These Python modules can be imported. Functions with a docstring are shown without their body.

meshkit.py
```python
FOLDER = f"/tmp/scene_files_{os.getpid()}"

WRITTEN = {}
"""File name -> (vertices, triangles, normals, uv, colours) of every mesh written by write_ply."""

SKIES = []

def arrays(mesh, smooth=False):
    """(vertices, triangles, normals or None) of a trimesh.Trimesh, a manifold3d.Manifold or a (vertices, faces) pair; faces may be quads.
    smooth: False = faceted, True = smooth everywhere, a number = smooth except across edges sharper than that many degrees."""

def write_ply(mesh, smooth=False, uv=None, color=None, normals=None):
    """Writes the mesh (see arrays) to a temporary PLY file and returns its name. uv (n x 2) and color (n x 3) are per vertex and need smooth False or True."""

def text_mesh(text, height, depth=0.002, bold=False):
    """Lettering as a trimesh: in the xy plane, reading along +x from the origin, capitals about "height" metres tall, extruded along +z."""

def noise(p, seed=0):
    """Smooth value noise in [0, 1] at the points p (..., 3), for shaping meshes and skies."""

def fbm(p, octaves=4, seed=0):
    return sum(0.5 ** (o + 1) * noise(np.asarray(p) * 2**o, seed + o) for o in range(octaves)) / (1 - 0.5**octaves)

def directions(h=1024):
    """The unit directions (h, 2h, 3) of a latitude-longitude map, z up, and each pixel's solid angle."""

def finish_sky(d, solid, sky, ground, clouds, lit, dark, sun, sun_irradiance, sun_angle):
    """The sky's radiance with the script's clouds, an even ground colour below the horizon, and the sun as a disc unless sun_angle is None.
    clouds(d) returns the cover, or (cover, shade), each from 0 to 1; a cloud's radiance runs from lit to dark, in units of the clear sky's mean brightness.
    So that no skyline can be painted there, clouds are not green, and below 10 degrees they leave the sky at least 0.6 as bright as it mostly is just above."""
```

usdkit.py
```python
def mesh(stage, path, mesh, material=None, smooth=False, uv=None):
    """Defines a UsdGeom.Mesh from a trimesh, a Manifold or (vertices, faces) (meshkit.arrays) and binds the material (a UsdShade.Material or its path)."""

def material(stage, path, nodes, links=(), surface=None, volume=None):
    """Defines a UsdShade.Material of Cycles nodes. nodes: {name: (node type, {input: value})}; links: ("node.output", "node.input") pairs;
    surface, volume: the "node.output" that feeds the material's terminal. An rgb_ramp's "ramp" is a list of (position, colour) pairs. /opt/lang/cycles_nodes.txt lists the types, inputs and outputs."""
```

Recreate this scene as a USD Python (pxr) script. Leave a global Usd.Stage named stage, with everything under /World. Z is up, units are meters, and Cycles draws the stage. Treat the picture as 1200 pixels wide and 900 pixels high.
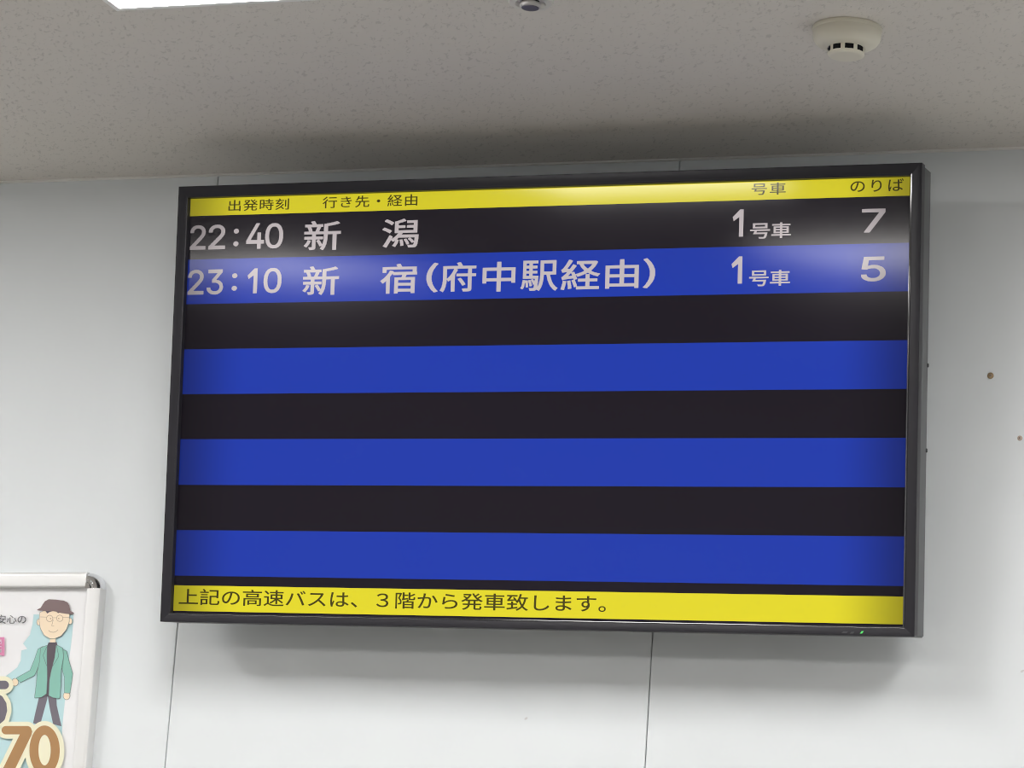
import math, glob, random
import numpy as np, trimesh, usdkit
from pxr import Usd, UsdGeom, UsdLux, Gf, Sdf
from shapely.geometry import Polygon, LineString, Point
from shapely import affinity, union_all, box as sbox
from PIL import Image, ImageDraw, ImageFont

random.seed(3)
stage = Usd.Stage.CreateInMemory()
UsdGeom.SetStageUpAxis(stage, UsdGeom.Tokens.z)
UsdGeom.SetStageMetersPerUnit(stage, 1.0)
UsdGeom.Xform.Define(stage, '/World')

# ---------------------------------------------------------------- camera, light, exposure
Z0 = 2.726                      # height of the display's centre above the floor
CEIL = Z0 + 0.4819               # ceiling height
YAW, PITCH, ROLL = -0.3482, 0.2132, 0.0684
CAM = np.array([1.7429, -5.0675, Z0 - 1.0969])
FPX = 3592.9                    # focal length for a 1200 px wide picture
LAMP = 17.2                     # radiance of the ceiling light diffusers
FAR_LAMP = 19.0                 # radiance of the brighter lights further back
EXPOSURE = 0.0


def cam_axes():
    cy, sy, cp, sp = math.cos(YAW), math.sin(YAW), math.cos(PITCH), math.sin(PITCH)
    fw = np.array([sy * cp, cy * cp, sp]); right = np.array([cy, -sy, 0]); up = np.cross(right, fw)
    c, s = math.cos(ROLL), math.sin(ROLL)
    return right * c + up * s, up * c - right * s, fw


RT, UP, FW = cam_axes()
cam = UsdGeom.Camera.Define(stage, '/World/camera')
mm = Gf.Matrix4d(*RT, 0, *UP, 0, *(-FW), 0, *CAM, 1)
cam.AddTransformOp().Set(mm)
cam.CreateHorizontalApertureAttr(36.0)
cam.CreateVerticalApertureAttr(27.0)
cam.CreateFocalLengthAttr(36.0 * FPX / 1200.0)
cam.CreateClippingRangeAttr(Gf.Vec2f(0.05, 100))
cam.CreateExposureAttr(EXPOSURE)

# ---------------------------------------------------------------- helpers
used = {}


def numbered(path):
    n = used.get(path, -1) + 1
    used[path] = n
    return path if n == 0 else f'{path}_{n:03d}'


def pathof(parent):
    return '/World' if parent is None else str(parent.GetPath())


def meta(p, label=None, cat=None, group=None, kind=None):
    for k, v in (('label', label), ('category', cat), ('group', group), ('kind', kind)):
        if v:
            p.SetCustomDataByKey(k, v)
    return p


def obj(name, mesh, mat, parent=None, smooth=False, **kw):
    p = usdkit.mesh(stage, numbered(pathof(parent) + '/' + name), mesh, mat, smooth=smooth).GetPrim()
    return meta(p, **kw)


def thing(name, loc=(0, 0, 0), rotx=0, roty=0, rotz=0, **kw):
    x = UsdGeom.Xform.Define(stage, numbered('/World/' + name))
    x.AddTranslateOp().Set(Gf.Vec3d(*map(float, loc)))
    if rotz: x.AddRotateZOp().Set(rotz)
    if roty: x.AddRotateYOp().Set(roty)
    if rotx: x.AddRotateXOp().Set(rotx)
    return meta(x.GetPrim(), **kw)


def dup(src, loc, **kw):
    p = thing(src.GetName().rstrip('0123456789').rstrip('_'), loc, **kw)
    p.GetReferences().AddInternalReference(src.GetPath())
    p.SetInstanceable(True)
    return p


def bx(x0, x1, y0, y1, z0, z1):
    m = trimesh.creation.box((x1 - x0, y1 - y0, z1 - z0))
    m.apply_translation(((x0 + x1) / 2, (y0 + y1) / 2, (z0 + z1) / 2))
    return m


def joined(*ms):
    return trimesh.util.concatenate(list(ms))


def bevel_box(x0, x1, y0, y1, z0, z1, b=0.002):
    import manifold3d as mf
    pts = []
    for sx in (0, 1):
        for sy in (0, 1):
            for sz in (0, 1):
                c = [x1 if sx else x0, y1 if sy else y0, z1 if sz else z0]
                for a in range(3):
                    q = list(c)
                    for o in range(3):
                        if o != a:
                            q[o] += -b if (sx, sy, sz)[o] else b
                    pts.append(q)
    return mf.Manifold.hull_points(np.array(pts))


def lathe(profile, n=48, a0=0.0, a1=2 * math.pi):
    """Revolves (r, z) points about z."""
    P = np.array(profile, float)
    full = abs(a1 - a0 - 2 * math.pi) < 1e-6
    ang = np.linspace(a0, a1, n + 1)
    V = np.concatenate([np.c_[P[:, 0] * math.cos(a), P[:, 0] * math.sin(a), P[:, 1]] for a in ang])
    k = len(P); F = []
    for i in range(n):
        for j in range(k - 1):
            a, b, c, d = i * k + j, i * k + j + 1, (i + 1) * k + j + 1, (i + 1) * k + j
            F += [[a, d, c], [a, c, b]]
    m = trimesh.Trimesh(V, F, process=False)
    m.merge_vertices()
    m.update_faces(m.nondegenerate_faces())
    return m


def flat(geom, y, thick=0.0002):
    """A shapely shape in (x, z) as a thin slab whose front face looks to -y, lying between y and y - thick."""
    ms = []
    for g in getattr(geom, 'geoms', [geom]):
        if g.is_empty or g.geom_type != 'Polygon' or g.area < 1e-9:
            continue
        m = trimesh.creation.extrude_polygon(g, thick, engine='earcut')
        v = m.vertices.copy()
        m.vertices = np.c_[v[:, 0], y - v[:, 2], v[:, 1]]
        ms.append(m)
    return joined(*ms)


# ---------------------------------------------------------------- materials
def M(name, color, rough=0.5, metal=0.0, spec=0.5, emit=None, strength=1.0, coat=0.0, coat_rough=0.1):
    pr = {'base_color': color, 'roughness': rough, 'metallic': metal, 'specular_ior_level': spec}
    if coat:
        pr.update(coat_weight=coat, coat_roughness=coat_rough)
    if emit is not None:
        pr.update(emission_color=emit, emission_strength=strength)
    return usdkit.material(stage, '/World/Looks/' + name, {'p': ('principled_bsdf', pr)}, [], surface='p.BSDF')


def srgb(r, g, b):
    f = lambda c: c / 12.92 if c <= 0.04045 else ((c + 0.055) / 1.055) ** 2.4
    return tuple(f(x / 255.0) for x in (r, g, b))


def lcd(name, emit):
    """The display's face: faint matt black glass over an LCD whose edge lit backlight is weaker in the outer few centimetres."""
    n = {'tc': ('texture_coordinate', {}), 'xyz': ('separate_xyz', {}),
         'ax': ('math', {'math_type': 'absolute'}),
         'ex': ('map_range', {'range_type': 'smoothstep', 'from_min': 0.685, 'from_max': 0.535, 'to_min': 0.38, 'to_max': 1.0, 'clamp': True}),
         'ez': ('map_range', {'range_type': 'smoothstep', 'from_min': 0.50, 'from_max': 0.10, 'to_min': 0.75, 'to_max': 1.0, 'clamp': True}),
         'mu': ('math', {'math_type': 'multiply'}),
         'p': ('principled_bsdf', {'base_color': (0.006, 0.005, 0.006), 'roughness': 0.085, 'specular_ior_level': 0.31,
                                   'emission_color': emit})}
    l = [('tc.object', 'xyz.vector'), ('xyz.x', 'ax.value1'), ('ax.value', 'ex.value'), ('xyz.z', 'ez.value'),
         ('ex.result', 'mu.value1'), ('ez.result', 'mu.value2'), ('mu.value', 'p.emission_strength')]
    return usdkit.material(stage, '/World/Looks/' + name, n, l, surface='p.BSDF')


def wall_paint(name, color):
    n = {'g': ('geometry', {}), 'n': ('noise_texture', {'scale': 2.2, 'detail': 3}),
         'r': ('rgb_ramp', {'ramp': [(0.3, tuple(c * 0.97 for c in color)), (0.7, color)]}),
         'n2': ('noise_texture', {'scale': 420.0, 'detail': 2}),
         'b': ('bump', {'strength': 0.06, 'distance': 0.001}),
         'p': ('principled_bsdf', {'roughness': 0.55, 'specular_ior_level': 0.3})}
    l = [('g.position', 'n.vector'), ('g.position', 'n2.vector'), ('n.fac', 'r.fac'), ('r.color', 'p.base_color'),
         ('n2.fac', 'b.height'), ('b.normal', 'p.normal')]
    return usdkit.material(stage, '/World/Looks/' + name, n, l, surface='p.BSDF')


def ceiling_board():
    """Mineral fibre board: off white with small pits and fissures."""
    base = (0.685, 0.65, 0.605)
    n = {'g': ('geometry', {}), 'mp': ('mapping', {'mapping_type': 'texture', 'rotation': (0.0, 0.0, 0.52), 'scale': (0.67, 1.5, 1.0)}),
         'v': ('noise_texture', {'scale': 95.0, 'detail': 3, 'roughness': 0.6, 'distortion': 0.8}),
         'w': ('noise_texture', {'scale': 240.0, 'detail': 2}),
         'pit': ('map_range', {'range_type': 'smoothstep', 'from_min': 0.34, 'from_max': 0.43, 'to_min': 0.0, 'to_max': 1.0, 'clamp': True}),
         'ad': ('math', {'math_type': 'multiply_add', 'value2': 0.35}),
         'r': ('rgb_ramp', {'ramp': [(0.0, tuple(c * 0.84 for c in base)), (1.0, base)]}),
         'b': ('bump', {'strength': 0.38, 'distance': 0.0016}),
         'p': ('principled_bsdf', {'roughness': 0.9, 'specular_ior_level': 0.1})}
    l = [('g.position', 'mp.vector'), ('mp.vector', 'v.vector'), ('mp.vector', 'w.vector'), ('v.fac', 'pit.value'),
         ('pit.result', 'r.fac'), ('r.color', 'p.base_color'),
         ('w.fac', 'ad.value1'), ('pit.result', 'ad.value3'), ('ad.value', 'b.height'), ('b.normal', 'p.normal')]
    return usdkit.material(stage, '/World/Looks/ceiling_board', n, l, surface='p.BSDF')


def floor_vinyl():
    n = {'g': ('geometry', {}), 'n': ('noise_texture', {'scale': 30, 'detail': 4}),
         'r': ('rgb_ramp', {'ramp': [(0.3, (0.22, 0.21, 0.195)), (0.7, (0.26, 0.25, 0.23))]}),
         'p': ('principled_bsdf', {'roughness': 0.35})}
    l = [('g.position', 'n.vector'), ('n.fac', 'r.fac'), ('r.color', 'p.base_color')]
    return usdkit.material(stage, '/World/Looks/floor_vinyl', n, l, surface='p.BSDF')


m_wall = wall_paint('wall_paint', (0.735, 0.768, 0.785))
m_wall_rear = wall_paint('wall_paint_rear', (0.30, 0.29, 0.29))
m_joint = M('panel_joint', (0.30, 0.31, 0.32), 0.8)
m_ceil = ceiling_board()
m_floor = floor_vinyl()
m_trim = M('trim_white', (0.80, 0.79, 0.76), 0.4)
m_base = M('baseboard_grey', (0.18, 0.18, 0.19), 0.5)
m_bezel = M('bezel_black', (0.021, 0.020, 0.025), 0.38, spec=0.25)
m_lip = M('bezel_lip', (0.015, 0.015, 0.018), 0.08, spec=0.9)
m_house = M('housing_grey', (0.105, 0.107, 0.112), 0.5)
m_vent = M('vent_black', (0.01, 0.01, 0.01), 0.8)
m_bracket = M('bracket_steel', (0.05, 0.05, 0.055), 0.45, metal=0.6)
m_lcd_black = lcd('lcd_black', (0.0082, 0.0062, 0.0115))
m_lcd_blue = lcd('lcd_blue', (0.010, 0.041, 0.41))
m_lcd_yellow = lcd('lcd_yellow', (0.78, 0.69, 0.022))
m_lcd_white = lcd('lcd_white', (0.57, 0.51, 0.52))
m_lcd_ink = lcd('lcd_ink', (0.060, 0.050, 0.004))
m_led = M('led_green', (0.02, 0.1, 0.02), 0.4, emit=(0.10, 0.75, 0.16), strength=1.0)
m_mark = M('mark_grey', (0.055, 0.055, 0.06), 0.5)
m_beige = M('detector_plastic', (0.70, 0.665, 0.56), 0.45)
m_slot = M('slot_black', (0.004, 0.004, 0.005), 0.9)
m_white_metal = M('sprinkler_white', (0.62, 0.60, 0.56), 0.35)
m_chrome = M('chrome', (0.78, 0.78, 0.80), 0.08, metal=1.0)
m_grey_metal = M('sprinkler_metal', (0.50, 0.49, 0.48), 0.38, metal=0.25)
m_dark_metal = M('sprinkler_disc', (0.13, 0.125, 0.14), 0.4, metal=0.3)
m_alu = M('aluminium', (0.72, 0.72, 0.715), 0.42, metal=0.3)
m_paper = M('poster_paper', (0.80, 0.80, 0.81), 0.35)
m_frame_white = M('lamp_frame', (0.80, 0.80, 0.78), 0.4)
m_diffuser = M('lamp_diffuser', (0.8, 0.8, 0.8), 0.5, emit=(1.0, 0.985, 0.97), strength=LAMP)

# ---------------------------------------------------------------- the room
XL, XR, YB = -5.266, 5.654, -8.2
PW = 0.91                                       # width of a wall panel


def setting(name, mesh, mat, **kw):
    return obj(name, mesh, mat, kind='structure', **kw)


def panel_wall(name, length, place, label, mat=m_wall):
    """A wall of steel faced panels with recessed joints: place turns (along, depth, height) meshes to the wall's place."""
    w = thing(name, kind='structure', label=label)
    back = bx(0, length, 0.010, 0.09, 0, CEIL)
    obj('joint_backing', place(back), m_joint, w)
    n = int(round(length / PW)); g = 0.0009
    for k in range(n):
        obj('wall_panel', place(trimesh.Trimesh(*tm(bevel_box(k * length / n + g, (k + 1) * length / n - g, 0.0, 0.012, 0, CEIL, 0.0012)))), mat, w)
    return w


def tm(man):
    m = man.to_mesh()
    return m.vert_properties[:, :3], m.tri_verts


def mover(origin, ang):
    T = trimesh.transformations.rotation_matrix(ang, (0, 0, 1)); T[:3, 3] = origin
    def f(m):
        m = m.copy(); m.apply_transform(T); return m
    return f


panel_wall('wall_back', XR - XL, mover((XL, 0, 0), 0), 'pale grey panelled wall behind the departure screen')
panel_wall('wall_left', -YB, mover((XL, YB, 0), math.pi / 2), 'pale grey panelled side wall to the left')
panel_wall('wall_right', -YB, mover((XR, 0, 0), -math.pi / 2), 'pale grey panelled side wall to the right')
panel_wall('wall_rear', XR - XL, mover((XR, YB, 0), math.pi), 'grey panelled wall behind the viewer', m_wall_rear)
setting('floor', bx(XL - .1, XR + .1, YB - .1, .1, -0.1, 0), m_floor, label='grey beige vinyl floor')
setting('ceiling', bx(XL - .1, XR + .1, YB - .1, .1, CEIL, CEIL + 0.1), m_ceil, label='off-white pitted mineral fibre ceiling')
setting('trim_1', bx(XL, XR, -0.007, 0, CEIL - 0.0032, CEIL), m_trim, label='thin white trim strip where back wall meets ceiling')
setting('trim_2', bx(XL, XR, YB, YB + 0.007, CEIL - 0.0032, CEIL), m_trim, label='thin white trim strip above the rear wall')
setting('baseboard_back', bx(XL, XR, -0.008, 0, 0, 0.06), m_base, label='dark grey baseboard under back wall')

# ---------------------------------------------------------------- the display
TILT, DEP = 0.110, 0.1717
W, H = 1.328, 0.747
tvo = np.array([0, -DEP, Z0])
tvup = np.array([0, -math.sin(TILT), math.cos(TILT)])
tvn = np.array([0, -math.cos(TILT), -math.sin(TILT)])


def ray(px):
    return RT * ((px[0] - 600) / FPX) - UP * ((px[1] - 450) / FPX) + FW


def on_screen(px, proud=0.0):
    """A point measured in the photograph as (x, z) on the display's face."""
    r = ray(px); o = tvo + tvn * proud
    p = CAM + r * (((o - CAM) @ tvn) / (r @ tvn)) - o
    return np.array([p[0], p @ tvup])


def on_wall(px, y):
    r = ray(px)
    p = CAM + r * ((y - CAM[1]) / r[1])
    return np.array([p[0], p[2]])


def on_ceiling(px):
    r = ray(px)
    return CAM + r * ((CEIL - CAM[2]) / r[2])


tv = thing('departure_display', tvo, rotx=math.degrees(TILT),
           label='large black-framed departure screen with blue and yellow stripes on the wall', cat='screen')
X0, X1, ZB, ZT = -W / 2 - 0.0193, W / 2 + 0.0209, -H / 2 - 0.0205, H / 2 + 0.0215
FR = -0.012                                     # the bezel stands this far proud of the screen
BK = 0.066
# cross sections: share of the bezel's width from outside to inside, depth
SEC_BAR = [(0.0, 0.012), (0.0, FR + 0.0010), (0.02, FR + 0.0003), (0.05, FR), (0.40, FR), (0.78, FR + 0.0016), (0.78, 0.012)]
SEC_LIP = [(0.782, 0.012), (0.782, FR + 0.0013)]
dl = FR + 0.0012
for k in range(0, 9):
    if k:
        dl += 0.00045 * math.tan(math.radians(2 + 30 * (k - 0.5) / 8))
    SEC_LIP.append((0.785 + 0.18 * k / 8, dl))
SEC_LIP += [(0.972, FR + 0.0060), (1.0, 0.0002), (1.0, 0.012)]


def bezel_bar(p0, p1, q0, q1, sec):
    """A mitred bar: p0-p1 the outer edge, q0-q1 the inner one, both in (x, z)."""
    P = [np.array(a, float) for a in (p0, p1, q0, q1)]
    V = []
    for a, b in ((P[0], P[2]), (P[1], P[3])):
        for s, dpt in sec:
            c = a + (b - a) * s
            V.append((c[0], dpt, c[1]))
    k = len(sec); F = []
    for j in range(k):
        a, b = j, (j + 1) % k
        F += [[a, b, k + b], [a, k + b, k + a]]
    caps = trimesh.creation.triangulate_polygon(Polygon([(s, d) for s, d in sec]), engine='earcut')
    # caps: fan over the section (its points keep their order)
    cv, cf = caps
    idx = [int(np.argmin([abs(s - x) + abs(d - y) for s, d in sec])) for x, y in cv]
    for f in cf:
        i, j, l = (idx[q] for q in f)
        F += [[i, j, l], [k + i, k + l, k + j]]
    m = trimesh.Trimesh(np.array(V), np.array(F), process=False)
    m.fix_normals()
    return m


oTL, oTR, oBR, oBL = (X0, ZT), (X1, ZT), (X1, ZB), (X0, ZB)
IB = -H / 2 - 0.0035
iTL, iTR, iBR, iBL = (-W / 2, H / 2), (W / 2, H / 2), (W / 2, IB), (-W / 2, IB)
for o0, o1, i0, i1, lm, ll in ((oTL, oTR, iTL, iTR, m_bezel, None), (oTR, oBR, iTR, iBR, m_lip, 'glossy inner edge of the right bezel'),
                               (oBR, oBL, iBR, iBL, m_lip, 'glossy inner edge of the bottom bezel'), (oBL, oTL, iBL, iTL, m_bezel, None)):
    bar = obj('bezel', bezel_bar(o0, o1, i0, i1, SEC_BAR), m_bezel, tv, smooth=28)
    obj('inner_lip', bezel_bar(o0, o1, i0, i1, SEC_LIP), lm, bar, smooth=40, label=ll)
# housing behind the bezel
hs = bevel_box(X0 + 0.0006, X1 - 0.0006, 0.0125, BK, ZB + 0.0006, ZT - 0.0006, 0.003)
house = obj('housing', hs, m_house, tv, label='dark grey side and back housing')
for k in range(24):
    xk = -0.46 + k * 0.04
    obj('vent_slot', bx(xk, xk + 0.028, BK - 0.001, BK + 0.0006, ZT - 0.075, ZT - 0.068), m_vent, house)
for px in ((1087, 423), (1086, 524)):
    z = on_screen(px)[1] * 1.0
    obj('side_screw', lathe([(0, 0.0045), (0.003, 0.0045), (0.004, 0.0025), (0.004, 0), (0, 0)], 12).apply_transform(
        trimesh.transformations.rotation_matrix(math.pi / 2, (0, 1, 0))).apply_translation((X1 - 0.0032, BK - 0.005, z)), m_bracket, tv)
# wall bracket (hidden behind the display, it carries it)
for xk in (-0.22, 0.22):
    obj('mount_arm', bevel_box(xk - 0.02, xk + 0.02, BK, BK + 0.02, -0.2, 0.2, 0.002), m_bracket, tv)
    obj('mount_arm', bevel_box(xk - 0.015, xk + 0.015, BK + 0.01, 0.158, -0.05, 0.05, 0.002), m_bracket, tv)
# screen face
ROWS = [0.3736, 0.3418, 0.2620, 0.1804, 0.0980, 0.0165, -0.0652, -0.1475, -0.2290, -0.3107, -0.3281, -0.3738]
e = 0.0006
screen = obj('screen_panel', bx(-W / 2 - .004, W / 2 + .004, 0, 0.012, -H / 2 - .004, H / 2 + .004), m_lcd_black, tv, label='black screen panel')
XA, XB = -W / 2 + 0.0005, W / 2 - 0.0005


def band(name, z1, z0, mat, label):
    return obj(name, flat(sbox(XA, z0, XB, z1), 0.0, 0.0002), mat, screen, label=label)


band('header_band', ROWS[0], ROWS[1], m_lcd_yellow, 'yellow heading band along the top')
for k in (2, 4, 6, 8):
    band('row_band', ROWS[k], ROWS[k + 1], m_lcd_blue, None)
band('notice_band', ROWS[10], ROWS[11], m_lcd_yellow, 'yellow notice band along the bottom')

FONTS = '/opt/blender-*/*/datafiles/fonts/'
cjk = ImageFont.truetype(glob.glob(FONTS + 'Noto Sans CJK Regular.woff2')[0], 160)
inter = ImageFont.truetype(glob.glob(FONTS + 'Inter.woff2')[0], 160)


def glyphs(text, font=cjk, stroke=0, pitch=None):
    """The ink of a line of text as a shapely shape, y up, in font pixels."""
    shapes = []
    x = 0
    for ch in text:
        b = font.getbbox(ch, anchor='ls', stroke_width=stroke)
        if b[2] > b[0] and ch not in ' \u3000':
            im = Image.new('L', (b[2] - b[0] + 8, b[3] - b[1] + 8))
            ImageDraw.Draw(im).text((4 - b[0], 4 - b[1]), ch, 255, font, anchor='ls', stroke_width=stroke)
            on = np.pad(np.asarray(im) > 127, ((0, 0), (1, 1))).astype(np.int8)
            r, s = np.nonzero(np.diff(on, axis=1) == 1)
            en = np.nonzero(np.diff(on, axis=1) == -1)[1]
            g = union_all(sbox(s, -r - 1.0, en, -r)).buffer(0.7).buffer(-0.7).simplify(0.75)
            shapes.append(affinity.translate(g, x + b[0] - 4, 4 - b[1]))
        x += pitch if pitch else font.getlength(ch)
    return union_all(shapes)


def fit(shape, x0, x1, z0, z1):
    a, b, c, d = shape.bounds
    sx, sz = (x1 - x0) / (c - a), (z1 - z0) / (d - b)
    return affinity.affine_transform(shape, [sx, 0, 0, sz, x0 - a * sx, z0 - b * sz])


def px_rect(l, t0, b0, r, t1, b1):
    a, b, c, d = on_screen((l, t0)), on_screen((l, b0)), on_screen((r, t1)), on_screen((r, b1))
    return (a[0] + b[0]) / 2, (c[0] + d[0]) / 2, (b[1] + d[1]) / 2, (a[1] + c[1]) / 2


def word(name, text, rect, mat, font=cjk, stroke=1, pitch=None, y=-0.0002, label=None):
    sh = fit(glyphs(text, font, stroke, pitch), *px_rect(*rect))
    return obj(name, flat(sh, y, 0.0002), mat, screen, label=label)


word('heading_text', '出発時刻', (267.9, 234.5, 247.5, 338.8, 232.3, 245.9), m_lcd_ink, pitch=166)
word('heading_text', '行き先・経由', (378.1, 230.7, 244.3, 489.2, 227.4, 241), m_lcd_ink, pitch=168)
word('heading_text', '号車', (880.8, 214.8, 228.6, 920.9, 213.8, 228), m_lcd_ink, pitch=170)
word('heading_text', 'のりば', (996.8, 210.8, 225.3, 1059, 209.3, 223.9), m_lcd_ink, pitch=176)
ws = 3


def line_of(name, items, label):
    shs = []
    for text, font, stroke, rect in items:
        shs.append(fit(one() if text == '1' else glyphs(text, font, stroke), *px_rect(*rect)))
    for sh in shs:
        obj(name, flat(sh, -0.0002, 0.0002), m_lcd_white, screen)


def one(foot=0.0):
    """The figure 1 of a Japanese gothic display face: an upright with a flag, no foot."""
    return Polygon([(60, 0), (60, 78), (18, 62), (10, 78), (66, 108), (92, 108), (92, 0)])


def g_(ch, l, r, t, b, stroke=ws, font=cjk, s=0.0):
    # t, b at the glyph's middle; s is the slope of the row in the picture
    w = (r - l) / 2
    return (ch, font, stroke, (l, t - s * w * -1, b - s * w * -1, r, t + s * w * -1, b + s * w * -1))


SL = 0.03
i2 = lambda ch, l, r, t, b: g_(ch, l, r, t, b, 2, inter, SL)
c3 = lambda ch, l, r, t, b: g_(ch, l, r, t, b, 2, cjk, SL)
line_of('time_figure', [i2('2', 222.9, 241.4, 263.9, 292.7), i2('2', 244.6, 264.3, 263.2, 292.2), i2(':', 273.8, 279.8, 268.0, 288.6),
                      i2('4', 288.9, 309.7, 261.7, 291.6), i2('0', 310.9, 331.8, 261.5, 291.1)], 'white time 22:40')
line_of('time_figure', [i2('2', 220.3, 239.0, 316.2, 345.3), i2('3', 242.4, 261.6, 315.8, 345.2), i2(':', 271.8, 278.0, 320.3, 340.7),
                      i2('1', 290.1, 301.6, 314.6, 343.8), i2('0', 309.0, 330.0, 314.0, 343.4)], 'white time 23:10')
line_of('destination_character', [c3('新', 356.5, 399.4, 258.7, 293.2), c3('潟', 448.0, 490.8, 256.4, 290.3)], 'white destination in the black row')
line_of('destination_character', [c3('新', 355.0, 397.2, 311.9, 345.7), c3('宿', 445.8, 488.7, 309.0, 344.0),
                             c3('(', 499.8, 513.4, 308.0, 342.6), c3('府', 515.8, 558.0, 307.3, 342.0), c3('中', 565.5, 604.0, 306.8, 341.8),
                             c3('駅', 610.3, 653.8, 305.2, 341.0), c3('経', 657.4, 703.3, 304.0, 339.6), c3('由', 709.5, 748.6, 303.8, 338.0),
                             c3(')', 753.8, 767.8, 302.6, 337.7)], 'white destination in the blue row')
line_of('coach_character', [g_('1', 858.6, 871.2, 245.5, 277.4, 5, inter, SL), c3('号', 879.0, 902.4, 261.6, 279.8), c3('車', 904.0, 927.0, 260.6, 279.0)], None)
line_of('coach_character', [g_('1', 857.2, 869.8, 300.6, 332.4, 5, inter, SL), c3('号', 877.9, 900.8, 317.0, 335.5), c3('車', 902.4, 926.0, 316.2, 335.0)], None)
line_of('bay_figure', [g_('7', 1010, 1037.6, 244.7, 272.4, 2, inter, SL)], 'white bay number 7')
line_of('bay_figure', [g_('5', 1009.2, 1038.1, 300.8, 329.8, 2, inter, SL)], 'white bay number 5')
nt = fit(glyphs('上記の高速バスは、３階から発車致します。', cjk, 1), *px_rect(209.8, 689.6, 709.0, 710.2, 697.6, 717.4))
cut = on_screen((431, 705))[0]
for g in (nt.intersection(sbox(-9, -9, cut, 9)), nt.intersection(sbox(cut, -9, 9, 9))):
    obj('notice_text', flat(g, -0.0002, 0.0002), m_lcd_ink, screen)

# status light and key marks on the lower bezel
for px, wd, ht, mt, nm in (((1010, 741), 0.0045, 0.0040, m_led, 'status_light'), ((990, 741), 0.009, 0.003, m_mark, 'key_mark'), ((998.5, 741.5), 0.006, 0.003, m_mark, 'key_mark')):
    u = on_screen(px, 0.012)
    q = Polygon([(u[0] - wd / 2 - .001, u[1] - ht / 2), (u[0] + wd / 2 - .002, u[1] - ht / 2), (u[0] + wd / 2 + .001, u[1] + ht / 2), (u[0] - wd / 2 + .002, u[1] + ht / 2)])
    obj(nm, flat(q, FR, 0.0003), mt, tv, label='glowing green status light' if mt is m_led else None)

# ---------------------------------------------------------------- ceiling lights
LW, LD = 0.56, 0.95
FW_, FD_ = 0.60, 1.6


def lamp(x, y, label, group=None, glow=m_diffuser, LW=LW, LD=LD):
    p = thing('ceiling_light', (x, y, CEIL), label=label, cat='ceiling light', group=group)
    fr = flat_ring(LW, LD, 0.010)
    obj('lamp_frame', fr, m_frame_white, p)
    obj('diffuser', bx(-LW / 2 + .010, LW / 2 - .010, -LD / 2 + .010, LD / 2 - .010, -0.004, 0.0), glow, p)
    return p


def flat_ring(w, dd, t):
    g = sbox(-w / 2, -dd / 2, w / 2, dd / 2).difference(sbox(-w / 2 + t, -dd / 2 + t, w / 2 - t, dd / 2 - t))
    m = trimesh.creation.extrude_polygon(g, 0.006, engine='earcut')
    m.apply_translation((0, 0, -0.006))
    return m


c0 = on_ceiling((137.0, 8.8))
lx, ly = c0[0] + LW / 2, c0[1] - LD / 2
l0 = lamp(lx, ly, 'bright recessed ceiling light cut off by the top edge of the photo')
rest = [(lx + 1.8 * k, ly) for k in (-2, -1, 1, 2, 3)]
for x, y in rest:
    dup(l0, (x, y, CEIL), label='square recessed ceiling light elsewhere in the room, outside the photo', cat='ceiling light', group='ceiling lights outside the photo')

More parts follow.
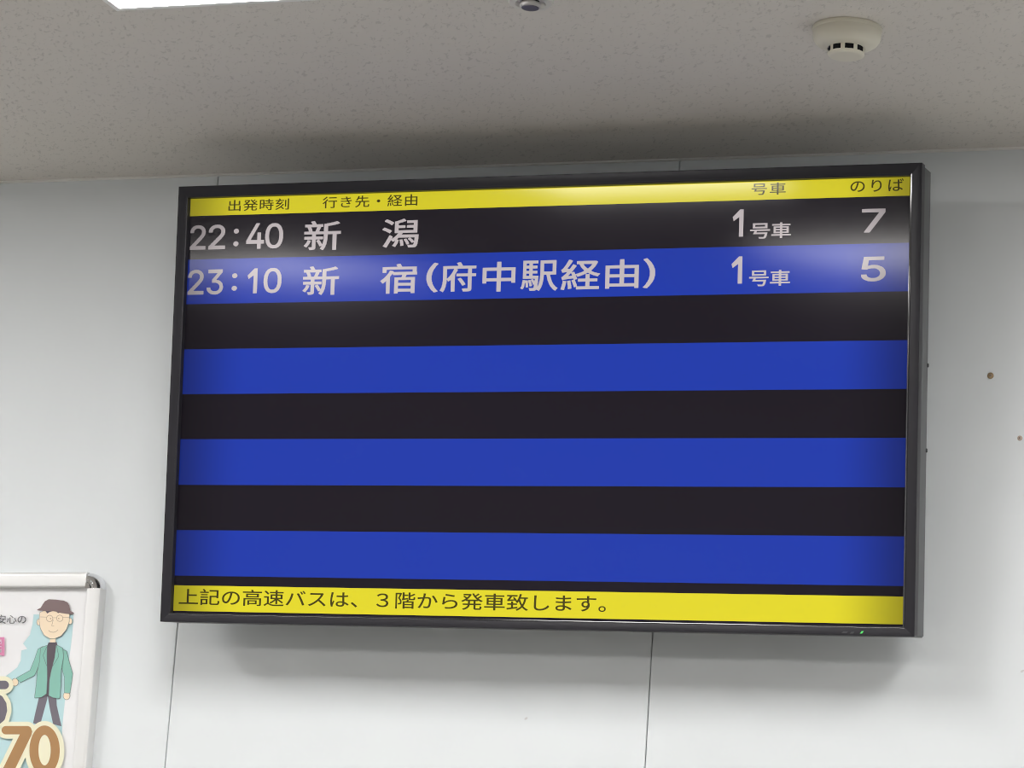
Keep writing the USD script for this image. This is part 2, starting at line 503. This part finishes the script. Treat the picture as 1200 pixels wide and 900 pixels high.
# a row of brighter lights further back, two fittings end to end each: the display's face mirrors two of them
m_diffuser_far = M('lamp_diffuser_far', (0.8, 0.8, 0.8), 0.5, emit=(1.0, 0.965, 0.93), strength=FAR_LAMP)
f0 = None
for k in range(-1, 4):
    q = (-2.55 + 2.1 * k, -5.0, CEIL)
    kw = dict(label='long ceiling light further back in the room, outside the photo', cat='ceiling light', group='long ceiling lights outside the photo')
    f0 = lamp(q[0], q[1], kw['label'], kw['group'], m_diffuser_far, FW_, FD_) if f0 is None else (dup(f0, q, **kw), f0)[1]

# ---------------------------------------------------------------- smoke detector
cd = on_ceiling((992.8, 33.0))
sd = thing('smoke_detector', cd, label='round cream smoke detector with dark vent slots on the ceiling', cat='smoke detector')
obj('base', lathe([(0, 0), (0.0535, 0), (0.0545, -0.002), (0.0540, -0.006), (0.0532, -0.007)], 64), m_beige, sd, smooth=35)
obj('body', lathe([(0.0530, -0.006), (0.0530, -0.012), (0.0518, -0.019), (0.0486, -0.0245), (0.0430, -0.0285), (0.0365, -0.0310), (0.0310, -0.0325), (0.0292, -0.0337)], 64), m_beige, sd, smooth=40)
obj('vent_core', lathe([(0.0262, -0.032), (0.0262, -0.0420)], 48), m_slot, sd, label='dark vent opening')
view = math.atan2(CAM[1] - cd[1], CAM[0] - cd[0])
for k in range(9):
    a = view + math.radians(9 + 20 + 40 * k)
    rib = lathe([(0.0255, -0.0320), (0.0293, -0.0320), (0.0290, -0.0425), (0.0255, -0.0425), (0.0255, -0.0320)], 3, a - math.radians(6.5), a + math.radians(6.5))
    obj('vent_rib', rib, m_beige, sd)
obj('cap', lathe([(0.0255, -0.0415), (0.0288, -0.0416), (0.0288, -0.0430), (0.0276, -0.0448), (0.0248, -0.0463), (0.0215, -0.0470), (0, -0.0470)], 48), m_beige, sd, smooth=40)

# ---------------------------------------------------------------- sprinkler / heat head at the top edge of the picture
ch = on_ceiling((622.5, -8.0))
hd = thing('sprinkler_head', ch, label='small round metal-tipped sprinkler head on ceiling at the photo top edge', cat='sprinkler')
obj('escutcheon', lathe([(0, 0), (0.0345, 0), (0.0360, -0.005), (0.0358, -0.0140), (0.0325, -0.0172), (0.0240, -0.0180), (0.0195, -0.0130), (0.0, -0.0130)], 48), m_white_metal, hd, smooth=35)
obj('neck', lathe([(0.0135, -0.013), (0.0135, -0.019)], 32), m_slot, hd, label='dark gap around the neck')
obj('body', lathe([(0.0, -0.0160), (0.0150, -0.0160), (0.0158, -0.0168), (0.0158, -0.0220), (0.0148, -0.0235), (0.0, -0.0235)], 40), m_grey_metal, hd, smooth=35)
obj('heat_disc', lathe([(0.0, -0.0233), (0.0136, -0.0233), (0.0132, -0.0246), (0.0120, -0.0250), (0, -0.0251)], 40), m_dark_metal, hd, smooth=35, label='dark disc at the tip')

# ---------------------------------------------------------------- plugged screw holes and marks on the wall
m_plug = M('plug_brown', (0.30, 0.215, 0.12), 0.7)
m_plug_pale = M('plug_pale', (0.47, 0.37, 0.31), 0.7)
m_plug_rim = M('plug_rim', (0.17, 0.14, 0.11), 0.7)


def plug(px, r, mat, label):
    p = on_wall(px, 0.0)
    t = thing('wall_plug', (p[0], 0, p[1]), rotx=90, label=label, cat='wall plug', group=None)
    obj('plug', lathe([(0, 0.0022), (r * 0.6, 0.0019), (r, 0.0006), (r, 0.0)], 16), mat, t, smooth=40)
    obj('plug_hole', lathe([(0, 0.0026), (r * 0.30, 0.0024), (r * 0.32, 0.0019)], 10), m_plug_rim, t)


plug((1160.8, 440.3), 0.0056, m_plug, 'small brown plugged screw hole in wall right of the screen')
plug((1195.2, 513.5), 0.0044, m_plug_pale, 'small pale pinkish plug in wall at the photo right edge')
m_chip = M('paint_chip', (0.60, 0.60, 0.60), 0.8)
for px, lab in (((616.5, 842), 'tiny grey chip mark on wall below the screen'), ((1198, 786.5), 'tiny grey chip mark on wall at lower right')):
    p = on_wall(px, 0.0)
    q = affinity.rotate(affinity.scale(Point(p[0], p[1]).buffer(0.0030, 6), 1.1, 0.62), 35)
    obj('wall_chip', flat(q, 0.0, 0.0004), m_chip, label=lab, cat='mark')

# ---------------------------------------------------------------- framed poster at the lower left
PD, PP = 0.026, 0.012            # how far the frame's front and the paper stand off the wall
prx = on_wall((112, 800), -PD)
BARW = 0.0285
tr = on_wall((119.0, 669.8), -PD)               # outer top right corner of the frame's front
rot = math.degrees(0.017)
pf = thing('poster_frame', (tr[0], 0, tr[1]), roty=-rot,
           label='silver snap-frame poster with a cartoon man in a hat at lower left', cat='poster')
FWD, FHT = 0.64, 0.89


def loc(px, y=-PP):
    """A point measured in the photograph, in the poster's own (x, z)."""
    p = on_wall(px, y) - np.array(tr)
    c, s = math.cos(-math.radians(rot)), math.sin(-math.radians(rot))
    return (p[0] * c - p[1] * s, p[0] * s + p[1] * c)


CAPR = 0.031
barsec = [(0.0, -0.001), (0.0, -0.0205), (0.0012, -0.0238), (0.004, -0.0256), (0.007, -PD), (0.0245, -PD), (0.0272, -0.0250), (BARW, -0.0225), (BARW, -0.001)]


def frame_bar(a, b, inward):
    a, b, n = np.array(a, float), np.array(b, float), np.array(inward, float)
    V = []
    for c in (a, b):
        for s, y in barsec:
            q = c + n * s
            V.append((q[0], y, q[1]))
    k = len(barsec); F = []
    for j in range(k):
        j2 = (j + 1) % k
        F += [[j, j2, k + j2], [j, k + j2, k + j]]
    for j in range(1, k - 1):
        F += [[0, j, j + 1], [k, k + j + 1, k + j]]
    m = trimesh.Trimesh(np.array(V), np.array(F), process=False)
    m.fix_normals()
    return m


obj('frame_bar', frame_bar((-FWD + CAPR, 0), (-CAPR, 0), (0, -1)), m_alu, pf, smooth=30)
obj('frame_bar', frame_bar((0, -CAPR), (0, -FHT + CAPR), (-1, 0)), m_alu, pf, smooth=30)
obj('frame_bar', frame_bar((-CAPR, -FHT), (-FWD + CAPR, -FHT), (0, 1)), m_alu, pf, smooth=30)
obj('frame_bar', frame_bar((-FWD, -FHT + CAPR), (-FWD, -CAPR), (1, 0)), m_alu, pf, smooth=30)
capprof = [(0, -PD - .001), (0.010, -PD - .001), (0.012, -PD + 0.0012), (0.0155, -PD + 0.0012), (0.018, -PD - 0.0004), (0.0235, -PD + .0008), (0.028, -0.0205), (0.0305, -0.014), (CAPR, -0.006), (CAPR, -0.001)]
for cx, cz, a0 in ((-CAPR, -CAPR, 0), (-FWD + CAPR, -CAPR, 90), (-FWD + CAPR, -FHT + CAPR, 180), (-CAPR, -FHT + CAPR, 270)):
    m = lathe([(r, -y) for r, y in capprof], 14, math.radians(a0), math.radians(a0 + 90))
    v = m.vertices.copy()
    m.vertices = np.c_[v[:, 0] + cx, -v[:, 2], v[:, 1] + cz]
    m.invert()
    obj('corner_cap', m, m_chrome, pf, smooth=30, label='shiny chrome corner cap')
obj('backing_board', bx(-FWD + .014, -.014, -0.010, -0.001, -FHT + .014, -.014), m_mark, pf)
paper = obj('poster_sheet', bx(-FWD + .012, -.012, -PP, -0.0100, -FHT + .012, -.012), m_paper, pf, label='white printed poster sheet')

c = lambda name, rgb: M(name, srgb(*(0.86 * q + 0.14 * 215 for q in rgb)), 0.4)
p_sky = c('print_sky', (178, 215, 220)); p_white = c('print_white', (231, 231, 233)); p_teal = c('print_teal', (118, 182, 165))
p_line = c('print_line', (78, 92, 92)); p_hat = c('print_hat', (104, 80, 80)); p_skin = c('print_skin', (240, 217, 185)); p_black = c('print_black', (62, 50, 60))
p_leg = c('print_trousers', (92, 86, 98)); p_cream = c('print_cream', (233, 229, 196)); p_brown = c('print_brown', (160, 112, 58)); p_dark = c('print_dark', (88, 80, 92))
p_pink = c('print_pink', (220, 125, 170)); p_ink = c('print_ink', (70, 70, 76)); p_face = c('print_face_line', (170, 146, 118)); p_lapel = c('print_lapel', (88, 146, 132))
layer = [0]


def pr(name, shape_px, mat, up=1):
    """Print a shape, drawn with photograph measures, on the poster sheet."""
    g = shape_px if hasattr(shape_px, 'geom_type') else Polygon(shape_px)
    from shapely import transform
    g = transform(g.buffer(0), lambda a: np.array([loc(q) for q in a]))
    y = -PP - 0.00012 * layer[0]
    layer[0] += up
    return obj(name, flat(g.buffer(0), y, 0.00012), mat, paper)


A = lambda pts: [(x / 8.183, 690 + y / 8.183) for x, y in pts]          # read off the upper enlargement
B = lambda pts: [(x / 8.183, 790 + y / 8.183) for x, y in pts]          # read off the lower one


def smooth_poly(pts, r=0.8):
    return Polygon(pts).buffer(r).buffer(-2 * r).buffer(r)


def ell(cx, cy, rx, ry):
    return affinity.scale(Point(cx, cy).buffer(1, 16), rx, ry)


def stroke(pts, w):
    return LineString(pts).buffer(w / 2)


pr('sky_panel', Polygon(A([(318, 246), (706, 250), (696, 400), (678, 560), (650, 760)]) + B([(636, 60), (622, 260), (600, 470), (588, 700), (575, 900), (-40, 900), (-40, 100), (60, 15)])), p_sky)
pr('speech_bubble', Polygon(A([(-60, 40), (150, 60), (290, 150), (322, 250), (312, 340), (288, 440), (222, 525), (262, 576), (205, 592), (198, 690), (165, 755), (60, 835), (-60, 850)])), p_white)


def outlined(name, shape, mat, w=0.5):
    pr(name + '_outline', shape.buffer(w), p_line, 1)
    pr(name, shape, mat, 1)


pr('trouser_leg', Polygon(B([(376, 215), (455, 180), (455, 235), (385, 490), (318, 470), (340, 370)])), p_leg, 0)
pr('trouser_leg', Polygon(B([(455, 190), (540, 215), (545, 300), (590, 500), (510, 480), (478, 330)])), p_leg)
outlined('hand', ell(*B([(640, 208)])[0], 3.7, 4.3), p_skin)
outlined('hand', ell(*B([(146, 78)])[0], 3.6, 4.2), p_skin)
outlined('jacket_sleeve', smooth_poly(A([(600, 580), (640, 600), (665, 700), (698, 815)]) + B([(690, 60), (672, 182), (622, 178), (622, 30)]) + A([(590, 740)]), 0.5), p_teal)
outlined('jacket_sleeve', smooth_poly(A([(420, 552), (368, 580), (335, 680), (292, 785), (160, 858), (200, 897), (332, 832), (375, 735), (400, 640)]), 0.5), p_teal)
pr('shirt', Polygon(A([(468, 516), (546, 510), (560, 560), (520, 720), (500, 860)]) + B([(470, 215), (440, 215)]) + A([(445, 800), (448, 570)])), p_black)
outlined('jacket', smooth_poly(A([(455, 545), (395, 568), (385, 700), (362, 800), (355, 900)]) + B([(337, 228), (400, 222), (448, 188), (455, 60)]) + A([(455, 800), (452, 640)]), 0.4), p_teal)
outlined('jacket', smooth_poly(A([(545, 540), (605, 572), (612, 660), (590, 780), (588, 900)]) + B([(576, 236), (510, 225), (474, 205), (480, 60)]) + A([(495, 800), (530, 660)]), 0.4), p_teal)
pr('lapel', union_all([stroke(A([(452, 560), (418, 640), (452, 740)]), 0.45), stroke(A([(548, 545), (568, 650), (505, 750)]), 0.45)]), p_line)
pr('neck', Polygon(A([(484, 460), (540, 460), (538, 516), (484, 516)])), p_skin)
outlined('ear', ell(*A([(378, 322)])[0], 2.3, 3.6), p_skin, 0.35)
outlined('ear', ell(*A([(678, 312)])[0], 2.3, 3.6), p_skin, 0.35)
outlined('face', smooth_poly(A([(388, 230), (384, 310), (395, 380), (430, 445), (485, 478), (530, 478), (590, 455), (640, 395), (668, 320), (672, 240), (600, 215), (450, 205)]), 1.5), p_skin, 0.4)
pr('face_lines', union_all([Point(*A([(483, 287)])[0]).buffer(4.0).difference(Point(*A([(483, 287)])[0]).buffer(3.35)),
                            Point(*A([(580, 285)])[0]).buffer(4.0).difference(Point(*A([(580, 285)])[0]).buffer(3.35)),
                            stroke(A([(395, 272), (452, 274)]), 0.5), stroke(A([(516, 280), (548, 280)]), 0.5), stroke(A([(612, 276), (668, 274)]), 0.5),
                            Point(*A([(492, 288)])[0]).buffer(0.8), Point(*A([(570, 287)])[0]).buffer(0.8),
                            stroke(A([(517, 300), (503, 356), (524, 360)]), 0.55), stroke(A([(474, 402), (490, 416), (520, 420), (545, 412), (562, 396)]), 0.6)]), p_face)
pr('hair', union_all([Polygon(A([(440, 212), (520, 214), (480, 226), (462, 240)])), Polygon(A([(540, 215), (590, 226), (565, 236)]))]), p_black)
pr('hat', smooth_poly(A([(356, 206), (398, 184), (418, 150), (438, 122), (475, 103), (540, 106), (620, 116), (655, 132), (672, 165), (682, 212), (722, 236), (690, 248), (600, 236), (520, 216), (440, 216), (392, 213)]), 0.5), p_hat)


def placed(text, font, st, x0, x1, y0, y1):
    """Text drawn into photograph measures (y down)."""
    g = fit(glyphs(text, font, st, None), x0, x1, 0, 1)
    return affinity.affine_transform(g, [1, 0, 0, -(y1 - y0), 0, y1])


pr('bubble_text', placed('安心の', cjk, 1, -2.5, 31.5, 720.8, 731.2), p_ink)
pr('bubble_text', placed('圏', cjk, 4, -18.5, 6.3, 747.0, 768.8), p_pink)
# the numbers
five = stroke([(6.5, 803), (-9, 803), (-10.5, 819)], 10).union(LineString([(-10.5, 821), (-5, 818.5), (0, 820), (3.6, 826), (4.2, 833), (2, 841), (-4, 846), (-11, 846)]).buffer(5.2))
zero = ell(53.4, 879.5, 17.8, 29).difference(ell(53.4, 879.3, 7.2, 17.8))
seven = union_all([LineString([(8.0, 856.0), (33.2, 856.0)]).buffer(4.9), Polygon([(27.5, 856), (38.2, 857), (37.2, 862), (15.0, 908), (3.8, 904)]).buffer(0.6)])
pr('number_outline', five.buffer(5.2), p_cream, 1)
pr('number_five', five, p_dark, 1)
pr('number_outline', union_all([zero.buffer(5.3), ell(53.4, 879.5, 10, 20), seven.buffer(5.0)]), p_cream, 1)
pr('number_seven', seven, p_brown, 0)
pr('number_zero', zero, p_brown, 1)
